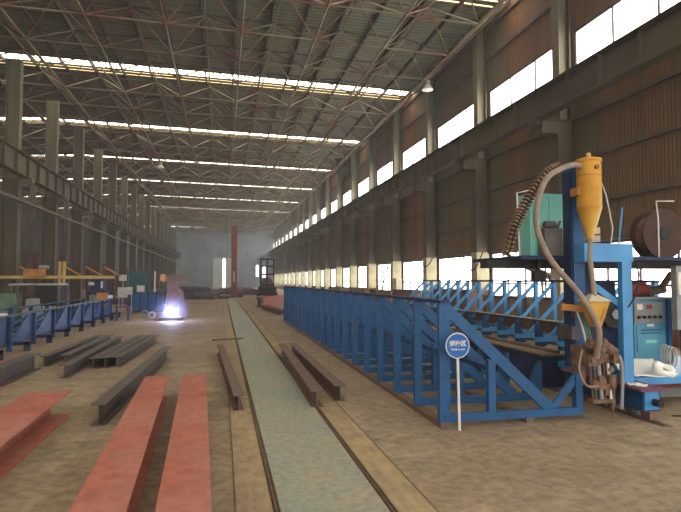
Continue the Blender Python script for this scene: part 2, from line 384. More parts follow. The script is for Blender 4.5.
# ------------------------------------------------------------------ steel beams on the floor
def beam(name, a, b, w_, h, m, label, group=None, z=0.0):
    o = MB().hbeam((a[0], a[1], z), (b[0], b[1], z), w_, h, max(0.012, h * 0.06), 0.014)
    o = o.build(name, m, origin=((a[0] + b[0]) / 2, (a[1] + b[1]) / 2, z))
    return tag(o, label, 'steel beam', group)
beam('steel_beam', (-0.66, 1.9), (-0.915, 8.48), 0.335, 0.3, M_red, 'long red-primed beam on the floor, the left one of the middle pair', 'red primed beams')
beam('steel_beam', (-0.16, 1.9), (-0.385, 8.45), 0.335, 0.3, M_red, 'long red-primed beam on the floor, the right one of the middle pair', 'red primed beams')
beam('steel_beam', (-2.04, 1.9), (-2.10, 7.6), 0.50, 0.3, M_red, 'wide red-primed beam entering at the left edge, its side web showing', 'red primed beams')
beam('steel_beam', (-3.02, 1.9), (-2.95, 8.15), 0.30, 0.28, M_red, 'red-primed beam just showing at the left edge behind the wide one', 'red primed beams')
beam('steel_beam', (-1.40, 6.95), (-1.17, 12.6), 0.165, 0.25, M_dark, 'dark mill-steel beam lying alone beside the middle red pair', 'dark steel beams')
G2 = 'dark steel beams'
beam('steel_beam', (-3.42, 11.9), (-3.28, 16.2), 0.18, 0.2, M_dark, 'dark beam of the left pair in front of the low blue rack, the farther left', G2)
beam('steel_beam', (-3.06, 12.0), (-3.0, 16.3), 0.18, 0.2, M_dark, 'dark beam of the left pair in front of the low blue rack, the right one', G2)
beam('steel_beam', (-2.66, 10.4), (-2.62, 15.6), 0.17, 0.22, M_dark, 'dark beam whose near end reaches forward between the left pair and the right cluster', G2)
beam('steel_beam', (-2.40, 11.4), (-2.2, 15.9), 0.18, 0.2, M_dark, 'dark beam in the cluster of three, leftmost', G2)
beam('steel_beam', (-2.20, 11.45), (-1.99, 15.9), 0.17, 0.2, M_dark, 'dark beam in the cluster of three, middle', G2)
beam('steel_beam', (-2.00, 11.5), (-1.78, 15.9), 0.17, 0.2, M_dark, 'dark beam in the cluster of three, rightmost', G2)
beam('steel_beam', (-3.58, 6.2), (-3.5, 11.6), 0.26, 0.3, M_dark, 'tall dark beam at the left edge ending in front of the low blue rack', G2)
beam('steel_beam', (-4.15, 9.0), (-4.02, 12.6), 0.14, 0.16, M_red, 'narrow reddish beam at the left edge behind the tall dark one', G2)
beam('steel_beam', (0.23, 7.35), (-0.03, 13.2), 0.14, 0.2, M_rust, 'brown rusty beam beside the green strip, on its left', 'rusty beams by the green strip')
beam('steel_beam', (1.26, 7.33), (1.38, 12.8), 0.17, 0.22, M_rust, 'brown rusty beam over the right rail, the one nearer the green strip', 'rusty beams by the green strip')
beam('steel_beam', (1.64, 7.63), (1.63, 13.0), 0.16, 0.22, M_rust, 'brown rusty beam of the right pair, the one nearer the blue jig', 'rusty beams by the green strip')
tag(MB().tube([(-0.25, 15.9, 0.02), (0.6, 16.15, 0.02)], 0.018, 6).build('steel_rod', M_dark), 'thin dark rod lying across the left edge of the green strip', 'rod')

# ------------------------------------------------------------------ blue assembly jigs
def jig(x0, sgn, ys, height, depth, label, lmat, tall=True):
    t = thing('assembly_jig', (x0, ys[0], 0), label, 'welding jig'); Q = W(t)
    zt = height; X = lambda d: x0 + sgn * d
    for y in ys:
        fr_ = Q.put('triangular_frame', MB().box(min(X(0), X(depth)), y - 0.045, 0.06, max(X(0), X(depth)), y + 0.045, 0.15), lmat)
        Q.put('post', MB().box(X(0) - (0.065 if y == ys[0] else 0.05), y - 0.035, 0.06, X(0) + (0.065 if y == ys[0] else 0.05), y + 0.035, zt), lmat, fr_)
        Q.put('diagonal_brace', MB().bar((X(0.03), y, zt - 0.06), (X(depth * 0.76), y, 0.15), 0.06, 0.13), lmat, fr_)
        Q.put('upright', MB().box(X(depth * 0.33) - 0.045, y - 0.04, 0.15, X(depth * 0.33) + 0.045, y + 0.04, zt * 0.53), lmat, fr_)
        if y == ys[0]:
            Q.put('stop_post', MB().box(X(depth) - 0.09, y - 0.045, 0.15, X(depth), y + 0.045, 0.56), lmat, fr_)
            Q.put('stop_brace', MB().bar((X(depth * 0.78), y, 0.15), (X(depth * 0.98), y, 0.54), 0.05, 0.08), lmat, fr_)
        else:
            Q.put('stop_plate', MB().prism([(X(depth * 0.84), 0.13), (X(depth * 0.98), 0.58), (X(depth), 0.58), (X(depth), 0.13)], 'y', y - 0.03, y + 0.03), M_blued, fr_)
    Q.put('top_rail', MB().box(X(0) - 0.055, ys[0] - 0.06, zt, X(0) + 0.055, ys[-1] + 0.06, zt + 0.035), M_navy)
    Q.put('bottom_rail', MB().box(X(0) - 0.06, ys[0] - 0.05, 0.0, X(0) + 0.06, ys[-1] + 0.05, 0.06), M_rust)
    Q.put('rear_rail', MB().box(X(depth * 0.6) - 0.05, ys[0] - 0.05, 0.0, X(depth * 0.6) + 0.05, ys[-1] + 0.05, 0.06), M_rust)
    return Q, X
yj = [6.05 + 0.87 * i for i in range(20)]
Q, X = jig(2.53, 1, yj, 1.43, 1.79, 'long bright blue jig of triangular frames starting behind the round sign', M_blue)
Q.put('tie_bar', MB().box(3.1, 6.1, 0.62, 3.16, yj[-1], 0.68), M_blued)
yk = [9.6 + 0.87 * i for i in range(16)]
t2 = thing('assembly_jig', (8.6, yk[0], 0), 'blue jig with forward-leaning braces in front of the lit windows', 'welding jig')
Q = W(t2)
for y in yk:
    f_ = Q.put('triangular_frame', MB().box(6.95, y - 0.045, 0.30, 8.65, y + 0.045, 0.40), M_lblue)
    Q.put('post', MB().box(8.55, y - 0.05, 0.1, 8.65, y + 0.05, 1.64), M_lblue, f_)
    Q.put('diagonal_brace', MB().bar((8.55, y, 1.58), (7.35, y, 0.42), 0.06, 0.08), M_lblue, f_)
    Q.put('stop_plate', MB().prism([(7.25, 0.2), (7.03, 0.74), (6.97, 0.74), (6.97, 0.2)], 'y', y - 0.03, y + 0.03), M_blued, f_)
    Q.put('foot', MB().box(7.0, y - 0.06, 0, 7.14, y + 0.06, 0.30), M_blued, f_)
Q.put('top_rail', MB().box(8.54, yk[0] - 0.06, 1.64, 8.66, yk[-1] + 0.06, 1.70), M_navy)
Q.put('bottom_rail', MB().box(8.52, yk[0] - 0.06, 0, 8.68, yk[-1] + 0.06, 0.1), M_rust)
beam('steel_beam', (7.62, 9.7), (7.62, 15.9), 0.3, 0.30, M_rust, 'rusty beam resting on the window-side jig, nearer of two end to end', 'rusty beams on the jig', 0.44)
beam('steel_beam', (7.7, 16.1), (7.7, 22.4), 0.3, 0.28, M_rust, 'rusty beam resting on the window-side jig, farther of two end to end', 'rusty beams on the jig', 0.44)
# running rail between the two jigs
t = thing('gantry_track', (5.22, 7.87, 0), 'dark raised track beam with a dusty top between the two blue jigs', 'track'); Q = W(t)
Q.put('track_beam', MB().box(5.0, 7.87, 0, 5.44, 23, 0.5), M_navy)
Q.put('top_plate', MB().box(4.96, 7.85, 0.5, 5.50, 23, 0.53), mat('dusty_plate', (0.30, 0.22, 0.15), (0.22, 0.16, 0.11), scale=4))
Q.put('rail', MB().box(5.2, 7.87, 0.53, 5.26, 23, 0.58), M_rust)
# low platform left of it
tag(MB().box(5.9, 9.0, 0, 6.6, 23, 0.16).build('concrete_plinth', M_block), 'low pale plinth between the track beam and the window-side jig', 'plinth')

# low blue rack on the left
t = thing('assembly_jig', (-4.9, 8, 0), 'low blue rack of bays along the left side of the hall', 'welding jig'); Q = W(t)
M_blued2 = mat('dull_blue_paint', (0.014, 0.08, 0.20), (0.014, 0.05, 0.13), scale=3)
ya = [7.5 + 1.73 * i for i in range(12)]
for i, y in enumerate(ya):
    f_ = Q.put('rack_frame', MB().box(-6.1, y - 0.05, 0.14, -4.86, y + 0.05, 0.24), M_blued)
    Q.put('post', MB().box(-4.95, y - 0.05, 0.0, -4.85, y + 0.05, 0.84), M_blued2, f_)
    Q.put('rear_post', MB().box(-6.1, y - 0.05, 0.0, -6.0, y + 0.05, 0.84), M_blued, f_)
    Q.put('diagonal_brace', MB().bar((-4.95, y, 0.78), (-5.95, y, 0.25), 0.06, 0.09), M_blue, f_)
    Q.put('foot', MB().box(-4.62, y + 0.1, 0.0, -4.5, y + 0.24, 0.22).box(-4.9, y + 0.1, 0.14, -4.5, y + 0.24, 0.22), M_navy, f_)
    if i < len(ya) - 1:
        Q.put('side_panel', MB().prism([(y + 0.05, 0.15), (y + 1.68, 0.15), (y + 1.68, 0.84), (y + 1.4, 0.84), (y + 0.35, 0.32), (y + 0.25, 0.32), (y + 0.2, 0.84), (y + 0.05, 0.84)], 'x', -4.94, -4.92), M_blued, f_)
Q.put('top_rail', MB().box(-4.97, ya[0], 0.84, -4.83, ya[-1], 0.88), mat('worn_grey_blue', (0.12, 0.16, 0.19), (0.07, 0.10, 0.14), scale=5))
Q.put('rear_rail', MB().box(-6.1, ya[0], 0.84, -6.0, ya[-1], 0.88), M_blued)

# ------------------------------------------------------------------ round sign
t = thing('standing_sign', (2.645, 5.88, 0), 'round blue sign with white writing on a white pole', 'sign'); Q = W(t)
sx, sy, sz = 2.62, 5.88, 0.955
Q.put('pole', MB().tube([(2.645, sy, 0), (sx + 0.005, sy, sz - 0.02)], 0.016, 8), M_wpaint)
def disc(mb, c, r, y0, y1, n=36): return mb.prism([(c[0] + r * math.cos(2 * math.pi * k / n), c[1] + r * math.sin(2 * math.pi * k / n)) for k in range(n)], 'y', y0, y1)
Q.put('sign_rim', disc(MB(), (sx, sz), 0.145, sy - 0.024, sy - 0.016), M_wpaint)
Q.put('sign_disc', disc(MB(), (sx, sz), 0.134, sy - 0.028, sy - 0.020), mat('sign_blue', (0.03, 0.14, 0.45), (0.025, 0.12, 0.40)))
def text(s, size, x, z, y, bold=0.0, nm='sign_writing', parent=None, root=None, m=None):
    cu = bpy.data.curves.new(nm, 'FONT'); cu.body = s; cu.size = size; cu.align_x = 'CENTER'; cu.align_y = 'CENTER'
    cu.extrude = 0.001; cu.offset = bold
    o = bpy.data.objects.new(nm, cu); COL.objects.link(o)
    dg = bpy.context.evaluated_depsgraph_get(); me = bpy.data.meshes.new_from_object(o.evaluated_get(dg)); bpy.data.objects.remove(o)
    o = bpy.data.objects.new(nm, me); COL.objects.link(o); me.materials.clear(); me.materials.append(m or M_wpaint)
    R = Matrix.Rotation(math.pi / 2, 4, 'X')
    for v in me.vertices: v.co = R @ v.co + Vector((x, y, z)) - root.location
    o.parent = root
    return o
text('焊接区', 0.068, sx, sz + 0.022, sy - 0.030, 0.0016, root=t)
text('Welding area', 0.031, sx, sz - 0.04, sy - 0.030, 0.0006, root=t)

# ------------------------------------------------------------------ welding gantry at the right
t = thing('welding_gantry', (5.28, 5.8, 0), 'blue travelling welding gantry with yellow flux hopper at the right', 'welding machine'); Q = W(t)
ec = Q.put('end_carriage', MB().box(4.95, 5.76, 0.12, 5.20, 7.3, 0.37), M_blued)
Q.put('end_face', MB().box(4.97, 5.745, 0.14, 5.17, 5.759, 0.36), M_lblue, ec)
Q.put('cover_plate', MB().box(4.88, 5.70, 0.37, 5.25, 7.3, 0.40), M_purple, ec)
Q.put('buffer', MB().tube([(5.10, 5.74, 0.23), (5.10, 5.64, 0.23)], 0.045, 12), M_black, ec)
Q.put('wheel_guard', MB().box(5.04, 5.75, 0.02, 5.10, 5.90, 0.12).box(5.04, 7.0, 0.02, 5.10, 7.2, 0.12), M_rust, ec)
for yy in (6.1, 6.9): Q.put('wheel', MB().tube([(5.03, yy, 0.09), (5.12, yy, 0.09)], 0.07, 14), M_dark, ec)
Q.put('column', MB().box(4.945, 6.05, 0.40, 5.085, 6.14, 1.93), M_lblue)
Q.put('crossbeam', MB().box(4.42, 6.06, 1.93, 5.12, 6.28, 2.16), M_lblue)
Q.put('platform_beam', MB().box(3.45, 6.75, 1.86, 8.4, 6.95, 1.97), M_black)
Q.put('platform_floor', MB().box(3.8, 6.5, 1.97, 8.4, 7.9, 2.02), M_navy)
Q.put('hanging_box', MB().box(4.06, 6.6, 1.70, 4.22, 6.7, 1.82).box(4.12, 6.62, 1.82, 4.16, 6.68, 1.97), M_black)
Q.put('mast', MB().box(4.42, 6.28, 0.75, 4.58, 6.49, 3.18), M_blue)
Q.put('mast_dark_side', MB().box(4.395, 6.30, 0.75, 4.418, 6.46, 3.10), M_navy)  # navy sheet that makes the mast's left face darker
Q.put('brace', MB().bar((4.64, 6.2, 1.62), (4.99, 6.18, 1.38), 0.07, 0.08), M_lblue)
Q.put('rear_column', MB().box(5.15, 7.1, 0.28, 5.32, 7.3, 1.97).box(8.1, 6.6, 0, 8.35, 6.9, 1.97), M_navy)
Q.put('back_panel', MB().box(5.0, 7.3, 0.42, 5.84, 7.36, 1.66), M_navy)
rl = Q.put('cable_reel', MB().tube([(5.60, 7.12, 1.2), (5.60, 7.02, 1.2)], 0.2, 24), M_black)
Q.put('reel_hub', MB().tube([(5.60, 7.02, 1.2), (5.60, 6.98, 1.2)], 0.07, 14), M_grey, rl)
hc = (4.515, 6.08)
hp = Q.put('flux_hopper', MB().lathe((*hc, 2.22), [(0.04, 0), (0.05, 0.05), (0.142, 0.36), (0.148, 0.38), (0.148, 0.84), (0.145, 0.97)], 28), M_yel, smooth=True)
Q.put('hopper_lid', MB().lathe((*hc, 3.19), [(0.156, 0), (0.156, 0.03), (0.09, 0.05), (0.03, 0.06)], 28), M_yel, hp, True)
Q.put('lid_knob', MB().lathe((*hc, 3.245), [(0.02, 0), (0.03, 0.02), (0.03, 0.05), (0.01, 0.065)], 12), M_bar, hp, True)
Q.put('hopper_band', MB().lathe((*hc, 2.60), [(0.153, 0), (0.153, 0.015)], 28).lathe((*hc, 3.0), [(0.150, 0), (0.150, 0.015)], 28), M_oran, hp)
Q.put('hopper_gauge', MB().tube([(hc[0], 5.94, 3.1), (hc[0], 5.91, 3.1)], 0.028, 14), M_brown, hp)
Q.put('hopper_bracket', MB().box(4.33, 6.05, 2.76, 4.42, 6.2, 2.86), M_oran)
Q.put('feed_pipe', MB().tube([(*hc, 2.24), (4.49, 6.06, 2.0), (4.45, 5.93, 1.5)], 0.032, 10), M_hose, smooth=True)
lh = Q.put('lower_hopper', MB().add([(4.33, 5.86, 1.44), (4.61, 5.86, 1.44), (4.61, 6.05, 1.44), (4.33, 6.05, 1.44), (4.42, 5.90, 1.13), (4.52, 5.90, 1.13), (4.52, 6.0, 1.13), (4.42, 6.0, 1.13)],
     [(0, 1, 2, 3), (4, 7, 6, 5), (0, 4, 5, 1), (1, 5, 6, 2), (2, 6, 7, 3), (3, 7, 4, 0)]), M_yel)
Q.put('hopper_cover', MB().add([(4.30, 5.84, 1.44), (4.63, 5.84, 1.44), (4.63, 6.07, 1.44), (4.30, 6.07, 1.44), (4.42, 5.93, 1.53), (4.48, 5.93, 1.53), (4.48, 5.99, 1.53), (4.42, 5.99, 1.53)],
     [(0, 1, 2, 3), (4, 7, 6, 5), (0, 4, 5, 1), (1, 5, 6, 2), (2, 6, 7, 3), (3, 7, 4, 0)]), mat('pale_dusty_cover', (0.55, 0.5, 0.38), (0.45, 0.4, 0.3)), lh)
Q.put('hopper_slot', MB().bar((4.55, 5.868, 1.36), (4.50, 5.885, 1.22), 0.025, 0.01, (0, 1, 0)), M_oran, lh)
Q.put('hopper_arm', MB().bar((4.12, 6.12, 1.37), (4.40, 6.05, 1.34), 0.05, 0.08), M_oran, lh)
def cat(pts, n=8):
    P = [Vector(p) for p in pts]; P = [P[0] * 2 - P[1]] + P + [P[-1] * 2 - P[-2]]; out = []
    for i in range(1, len(P) - 2):
        for k in range(n):
            u = k / n; a, b, c, d_ = P[i - 1], P[i], P[i + 1], P[i + 2]
            out.append(0.5 * ((2 * b) + (c - a) * u + (2 * a - 5 * b + 4 * c - d_) * u * u + (3 * b - a - 3 * c + d_) * u ** 3))
    out.append(P[-2]); return out
Q.put('suction_hose', MB().tube(cat([(4.38, 6.05, 3.12), (4.23, 5.98, 3.12), (4.02, 5.95, 3.05), (3.84, 5.95, 2.93), (3.73, 5.95, 2.70), (3.69, 5.95, 2.4), (3.75, 5.92, 2.12), (3.89, 5.9, 1.88), (4.12, 5.87, 1.62), (4.26, 5.83, 1.41), (4.38, 5.80, 1.17), (4.42, 5.82, 1.0), (4.42, 5.88, 0.76)], 5), 0.036, 10), M_hose, smooth=True)
cp = cat([(4.25, 6.35, 3.18), (4.08, 6.3, 3.08), (3.86, 6.3, 2.82), (3.70, 6.3, 2.56), (3.58, 6.3, 2.32), (3.53, 6.4, 2.0)], 6)
ch = MB(); M_chain = mat('chain_plate', (0.26, 0.17, 0.10), (0.18, 0.12, 0.08), scale=8)
for off in (-0.06, 0.06):
    ch.tube([p + Vector((0, off, 0)) for p in cp], 0.012, 5)
cc = Q.put('cable_chain', ch, M_black)
for a, b in zip(cp, cp[1:]):
    d_ = (b - a).normalized(); n_ = Vector((d_.z, 0, -d_.x)); m_ = (a + b) / 2
    Q.put('chain_link', MB().bar(m_ - n_ * 0.055, m_ + n_ * 0.055, 0.12, 0.022, d_), M_chain, cc)
Q.put('stay_cable', MB().tube([(4.66, 6.1, 3.05), (4.93, 6.3, 2.82), (5.10, 6.4, 2.40), (5.2, 6.6, 2.05)], 0.009, 5), M_wpaint)
Q.put('control_cable', MB().tube(cat([(5.12, 6.02, 1.95), (5.14, 6.0, 1.75), (5.08, 6.0, 1.5), (4.98, 6.0, 1.36)]), 0.01, 6), M_black)
hr = MB()
hr.tube([(4.93, 6.6, 2.02), (4.92, 6.6, 2.6)], 0.012, 6); hr.tube([(5.42, 6.7, 2.02), (5.44, 6.7, 2.3), (5.50, 6.7, 2.72)], 0.014, 6)
Q.put('handrail', hr, M_lblue)
Q.put('wire_hook', MB().tube([(6.27, 6.9, 2.02), (6.27, 6.9, 2.6), (6.24, 6.9, 2.86), (6.55, 6.9, 2.87)], 0.010, 6), M_wpaint)
# welding head: carrier plate, motors, wire feeder, nozzle, guide rods
hd = Q.put('welding_head', MB().box(4.32, 6.02, 0.78, 4.72, 6.24, 0.88).box(4.30, 6.0, 0.42, 4.36, 6.2, 0.85).box(4.62, 5.98, 0.32, 4.68, 6.14, 0.85), M_brown)
Q.put('feed_motor', MB().tube([(4.34, 5.92, 0.93), (4.48, 5.90, 0.90)], 0.06, 14).tube([(4.48, 5.90, 0.90), (4.54, 5.90, 0.89)], 0.04, 12), M_brown, hd, True)
Q.put('drive_motor', MB().tube([(4.60, 5.98, 0.90), (4.74, 5.96, 0.80)], 0.065, 14).box(4.68, 5.90, 0.68, 4.77, 6.02, 0.80), M_brown, hd, True)
Q.put('motor_cap', MB().lathe((4.56, 5.92, 0.90), [(0.04, 0), (0.045, 0.06), (0.02, 0.09)], 12), M_rust, hd)
Q.put('gearbox', MB().box(4.32, 5.88, 0.66, 4.44, 6.02, 0.78).prism([(4.44, 0.66), (4.56, 0.70), (4.62, 0.80), (4.44, 0.84)], 'y', 5.9, 6.02), M_brown, hd)
for k_, (xx, z0, z1) in enumerate([(4.38, 0.28, 0.68), (4.44, 0.22, 0.68), (4.50, 0.26, 0.70), (4.57, 0.18, 0.70), (4.63, 0.24, 0.68)]):
    Q.put('guide_rod', MB().tube([(xx, 5.90 + 0.02 * (k_ % 2), z0), (xx, 5.95, z1)], 0.010 + 0.007 * (k_ % 3), 8), [M_rust, M_dark, M_grey, M_brown, M_wpaint][k_], hd)
Q.put('lower_yoke', MB().box(4.36, 5.86, 0.22, 4.66, 5.98, 0.26).box(4.38, 5.88, 0.38, 4.56, 5.98, 0.50).box(4.56, 5.9, 0.30, 4.64, 6.0, 0.44), M_brown, hd)
Q.put('nozzle', MB().lathe((4.66, 5.92, 0.05), [(0.008, 0), (0.02, 0.08), (0.03, 0.12), (0.035, 0.32), (0.05, 0.34), (0.05, 0.5)], 12), M_brown, hd)
for xx, zz in ((4.36, 0.74), (4.50, 0.86), (4.46, 0.52), (4.60, 0.62)): Q.put('hand_wheel', MB().tube([(xx, 5.86, zz), (xx, 5.84, zz)], 0.035, 16), M_rust, hd)
Q.put('head_hose', MB().tube(cat([(4.70, 5.98, 0.82), (4.77, 5.9, 0.74), (4.76, 5.86, 0.5), (4.74, 5.86, 0.14)]), 0.02, 8), M_grey, hd, True)
Q.put('head_cable', MB().tube(cat([(4.30, 5.98, 0.85), (4.20, 5.9, 0.62), (4.28, 5.88, 0.44), (4.44, 5.88, 0.42)]), 0.013, 8), M_hose, hd, True)
for dx in (0.0, 0.04, 0.08):
    Q.put('head_cable', MB().tube(cat([(4.36 + dx, 6.15, 1.30), (4.36 + dx, 6.05, 1.12), (4.38 + dx, 6.0, 0.9)]), 0.012, 6), M_greenm if dx else M_wpaint, hd, True)
Q.put('mast_clamp', MB().box(4.32, 6.2, 0.95, 4.44, 6.5, 1.12).box(4.36, 6.2, 1.22, 4.60, 6.27, 1.30), M_dark, hd)
dk = Q.put('deck', MB().box(5.22, 6.25, 0.33, 8.4, 7.9, 0.42), M_lblue)
Q.put('deck_beam', MB().box(5.4, 6.6, 0.2, 8.4, 6.8, 0.33), M_redpost, dk)
Q.put('deck_leg', MB().box(8.1, 6.3, 0, 8.3, 6.5, 0.33), M_blued, dk)
# floor rail the gantry runs on
tag(MB().box(5.05, 5.55, 0, 5.09, 7.8, 0.02).box(5.0, 5.5, 0, 5.14, 7.8, 0.006).build('floor_rail', M_rust), 'short rusty floor rail under the gantry carriage', 'rail')
tag(MB().box(5.75, 6.9, 0, 8.0, 7.6, 0.18).build('concrete_block', M_block), 'pale concrete block under the blue gantry deck', 'block')
tag(MB().tube([(5.5, 5.9, 0.012), (6.2, 5.7, 0.012), (7.2, 5.2, 0.012)], 0.01, 5).build('cable', M_black), 'thin black cable on the floor beside the gantry carriage', 'cable')

# teal power source on the platform
t = thing('welding_power_source', (4.25, 6.85, 2.02), 'teal cabinet on the gantry platform behind the ladder-like cable chain', 'cabinet'); Q = W(t)
Q.put('cabinet_body', MB().box(4.04, 6.66, 2.02, 4.72, 6.98, 2.87), M_teal)
Q.put('door', MB().box(4.07, 6.645, 2.06, 4.30, 6.659, 2.83), M_teal)
Q.put('door', MB().box(4.315, 6.645, 2.06, 4.63, 6.659, 2.83), M_teal)
Q.put('lifting_frame', MB().tube([(3.86, 6.63, 2.02), (3.83, 6.63, 2.86), (4.02, 6.63, 2.9)], 0.012, 6), M_wpaint)
tag(MB().box(4.12, 6.45, 2.02, 4.38, 6.6, 2.38).tube([(4.15, 6.5, 2.43), (4.3, 6.5, 2.43)], 0.05, 10).tube([(4.34, 6.5, 2.38), (4.38, 6.5, 2.48)], 0.02, 6).build('wire_feeder', M_dark), 'dark wire feeder in front of the teal cabinet', 'machine part')
M_spool = mat('dark_brown_spool', (0.075, 0.035, 0.026), (0.05, 0.028, 0.02), scale=5)
# wire spools on the platform
for (x_, y_, lb) in ((5.30, 7.35, 'brown wire spool on the platform just right of the flux hopper'), (6.56, 7.1, 'large brown wire spool on the platform at the right edge')):
    r_ = 0.27 if x_ < 6 else 0.38
    t = thing('wire_spool', (x_, y_, 2.02), lb, 'spool', 'wire spools'); Q = W(t)
    Q.put('flange_disc', MB().tube([(x_, y_, 2.02 + r_), (x_, y_ + 0.02, 2.02 + r_)], r_, 28), M_spool)
    Q.put('hub', MB().tube([(x_, y_ - 0.02, 2.02 + r_), (x_, y_, 2.02 + r_)], r_ * 0.25, 16), M_black)
    Q.put('flange_disc', MB().tube([(x_, y_ + 0.26, 2.02 + r_), (x_, y_ + 0.28, 2.02 + r_)], r_, 28), M_spool)
    Q.put('wire_winding', MB().tube([(x_, y_ + 0.02, 2.02 + r_), (x_, y_ + 0.26, 2.02 + r_)], r_ * 0.8, 28), M_rust)
t = thing('cardboard_stack', (4.9, 6.85, 2.02), 'small pale box on the platform beside the hopper cone', 'box'); Q = W(t)
for k_ in range(3): Q.put('layer', MB().box(4.98, 6.7, 2.12 + 0.11 * k_ - 0.1 * (k_ == 0), 5.14, 6.9, 2.21 + 0.11 * k_), mat('pale_card%d' % k_, (0.62, 0.45, 0.36), (0.5, 0.36, 0.28)))

# control cabinet on the deck
t = thing('control_cabinet', (6.12, 7.0, 0.42), 'blue control cabinet with grey meter panel on the gantry deck', 'cabinet'); Q = W(t)
Q.put('cabinet_body', MB().box(5.86, 6.95, 0.42, 6.44, 7.5, 1.42), M_cabl)
pn = Q.put('meter_panel', MB().box(5.86, 6.935, 1.08, 6.36, 6.949, 1.37), M_grey)
Q.put('meter', MB().box(5.90, 6.925, 1.27, 5.99, 6.934, 1.35), M_wpaint, pn)
Q.put('meter', MB().box(6.06, 6.925, 1.28, 6.15, 6.934, 1.34), M_redpost, pn)
for k_ in range(5): Q.put('knob', MB().tube([(5.92 + 0.09 * k_, 6.935, 1.16), (5.92 + 0.09 * k_, 6.90, 1.16)], 0.022, 12), M_black, pn)
dr = Q.put('cabinet_door', MB().box(5.90, 6.935, 0.66, 6.34, 6.949, 1.04), M_cabl)
Q.put('nameplate', MB().box(6.04, 6.928, 0.78, 6.22, 6.934, 0.83), M_teal, dr)
Q.put('nameplate', MB().box(6.06, 6.928, 1.02, 6.18, 6.934, 1.06), M_wpaint, dr)
Q.put('vent_louvre', MB().box(5.96, 6.928, 0.92, 6.30, 6.934, 0.935).box(5.96, 6.928, 0.965, 6.30, 6.934, 0.98), M_blue, dr)
Q.put('edge_post', MB().box(6.40, 6.90, 0.42, 6.46, 6.95, 1.42), M_blue)
Q.put('top_edge', MB().box(5.84, 6.90, 1.42, 6.48, 7.5, 1.45), M_grey)
tag(MB().tube([(5.95, 7.2, 1.56), (6.22, 7.15, 1.56)], 0.11, 16).tube([(6.22, 7.15, 1.56), (6.28, 7.14, 1.56)], 0.06, 12).build('gas_cylinder', M_redpost, smooth=True), 'red-brown cylinder lying on top of the control cabinet', 'cylinder')
tag(MB().tube([(6.36, 7.3, 1.52), (6.7, 7.3, 1.56)], 0.07, 12).box(6.36, 7.2, 1.45, 6.44, 7.4, 1.48).tube([(6.6, 7.25, 1.56), (6.8, 7.25, 1.8)], 0.05, 8).build('machine_motor', M_rust), 'dark rusty motor lying on the control cabinet, right of the red cylinder', 'machine part')
t = thing('electrical_box', (6.6, 6.5, 0.42), 'grey upright electrical box with white plate at the right edge', 'cabinet'); Q = W(t)
Q.put('cabinet_body', MB().box(6.27, 6.6, 1.0, 6.95, 6.7, 1.90), M_grey)
Q.put('support_post', MB().box(6.5, 6.65, 0.42, 6.62, 6.8, 1.0), M_navy)
Q.put('white_plate', MB().box(6.29, 6.585, 1.49, 6.85, 6.599, 1.81), M_wpaint)
# coil of pale cable
cm = MB()
for k_ in range(4):
    pts = [(6.04 + 0.02 * k_ + 0.06 * math.cos(a), 6.9 - 0.03 * k_ - 0.3, 0.66 + 0.14 * math.sin(a) - 0.01 * k_) for a in [2 * math.pi * j / 20 for j in range(21)]]
    cm.tube(pts, 0.012, 6)
cm.tube([(6.06, 6.6, 0.54), (6.04, 6.6, 0.42)], 0.012, 6)
tag(cm.build('cable_coil', mat('pale_cable', (0.45, 0.45, 0.45), (0.3, 0.3, 0.3)), smooth=True), 'pale cable coil hanging beside the control cabinet', 'cable')
# cloth and rolled sack
def sheet(x0, x1, y0, y1, z, name, m, label, category, amp=0.03, back=0.0):
    n = 26; vs = []; fs = []
    for i in range(n + 1):
        for j in range(n + 1):
            u = i / n; v = j / n
            zz = z + amp * (math.sin(u * 9 + v * 3) * 0.5 + math.sin(v * 11 - u * 4) * 0.4 + 0.9) + back * max(0, v - 0.45) ** 1.2
            vs.append((x0 + (x1 - x0) * u + 0.02 * math.sin(v * 8), y0 + (y1 - y0) * v + 0.03 * math.sin(u * 7), zz))
    for i in range(n):
        for j in range(n):
            a = i * (n + 1) + j; fs.append((a, a + 1, a + n + 2, a + n + 1))
    o = MB().add(vs, fs).build(name, m, smooth=True)
    sm = o.modifiers.new('thick', 'SOLIDIFY'); sm.thickness = 0.012
    return tag(o, label, category)
sheet(5.30, 5.98, 6.28, 6.75, 0.43, 'white_cloth', M_white, 'crumpled white cloth spread on the blue deck behind the roll', 'cloth', 0.015, 0.30)
tm = MB(); pts = [(5.80 + 0.12 * math.cos(a), 6.35 + 0.07 * math.sin(a), 0.50 + 0.05 * math.sin(a) - 0.02 * math.cos(a)) for a in [2 * math.pi * j / 28 for j in range(29)]]
tm.tube(pts, [0.045 + 0.012 * math.sin(j * 0.9) for j in range(29)], 12)
tag(tm.build('cloth_roll', M_white, smooth=True), 'white rolled cloth ring lying on the deck edge', 'cloth')
sheet(4.93, 5.12, 5.86, 6.0, 0.405, 'white_rag', M_white, 'small white rag on the maroon carriage plate', 'cloth', 0.012)

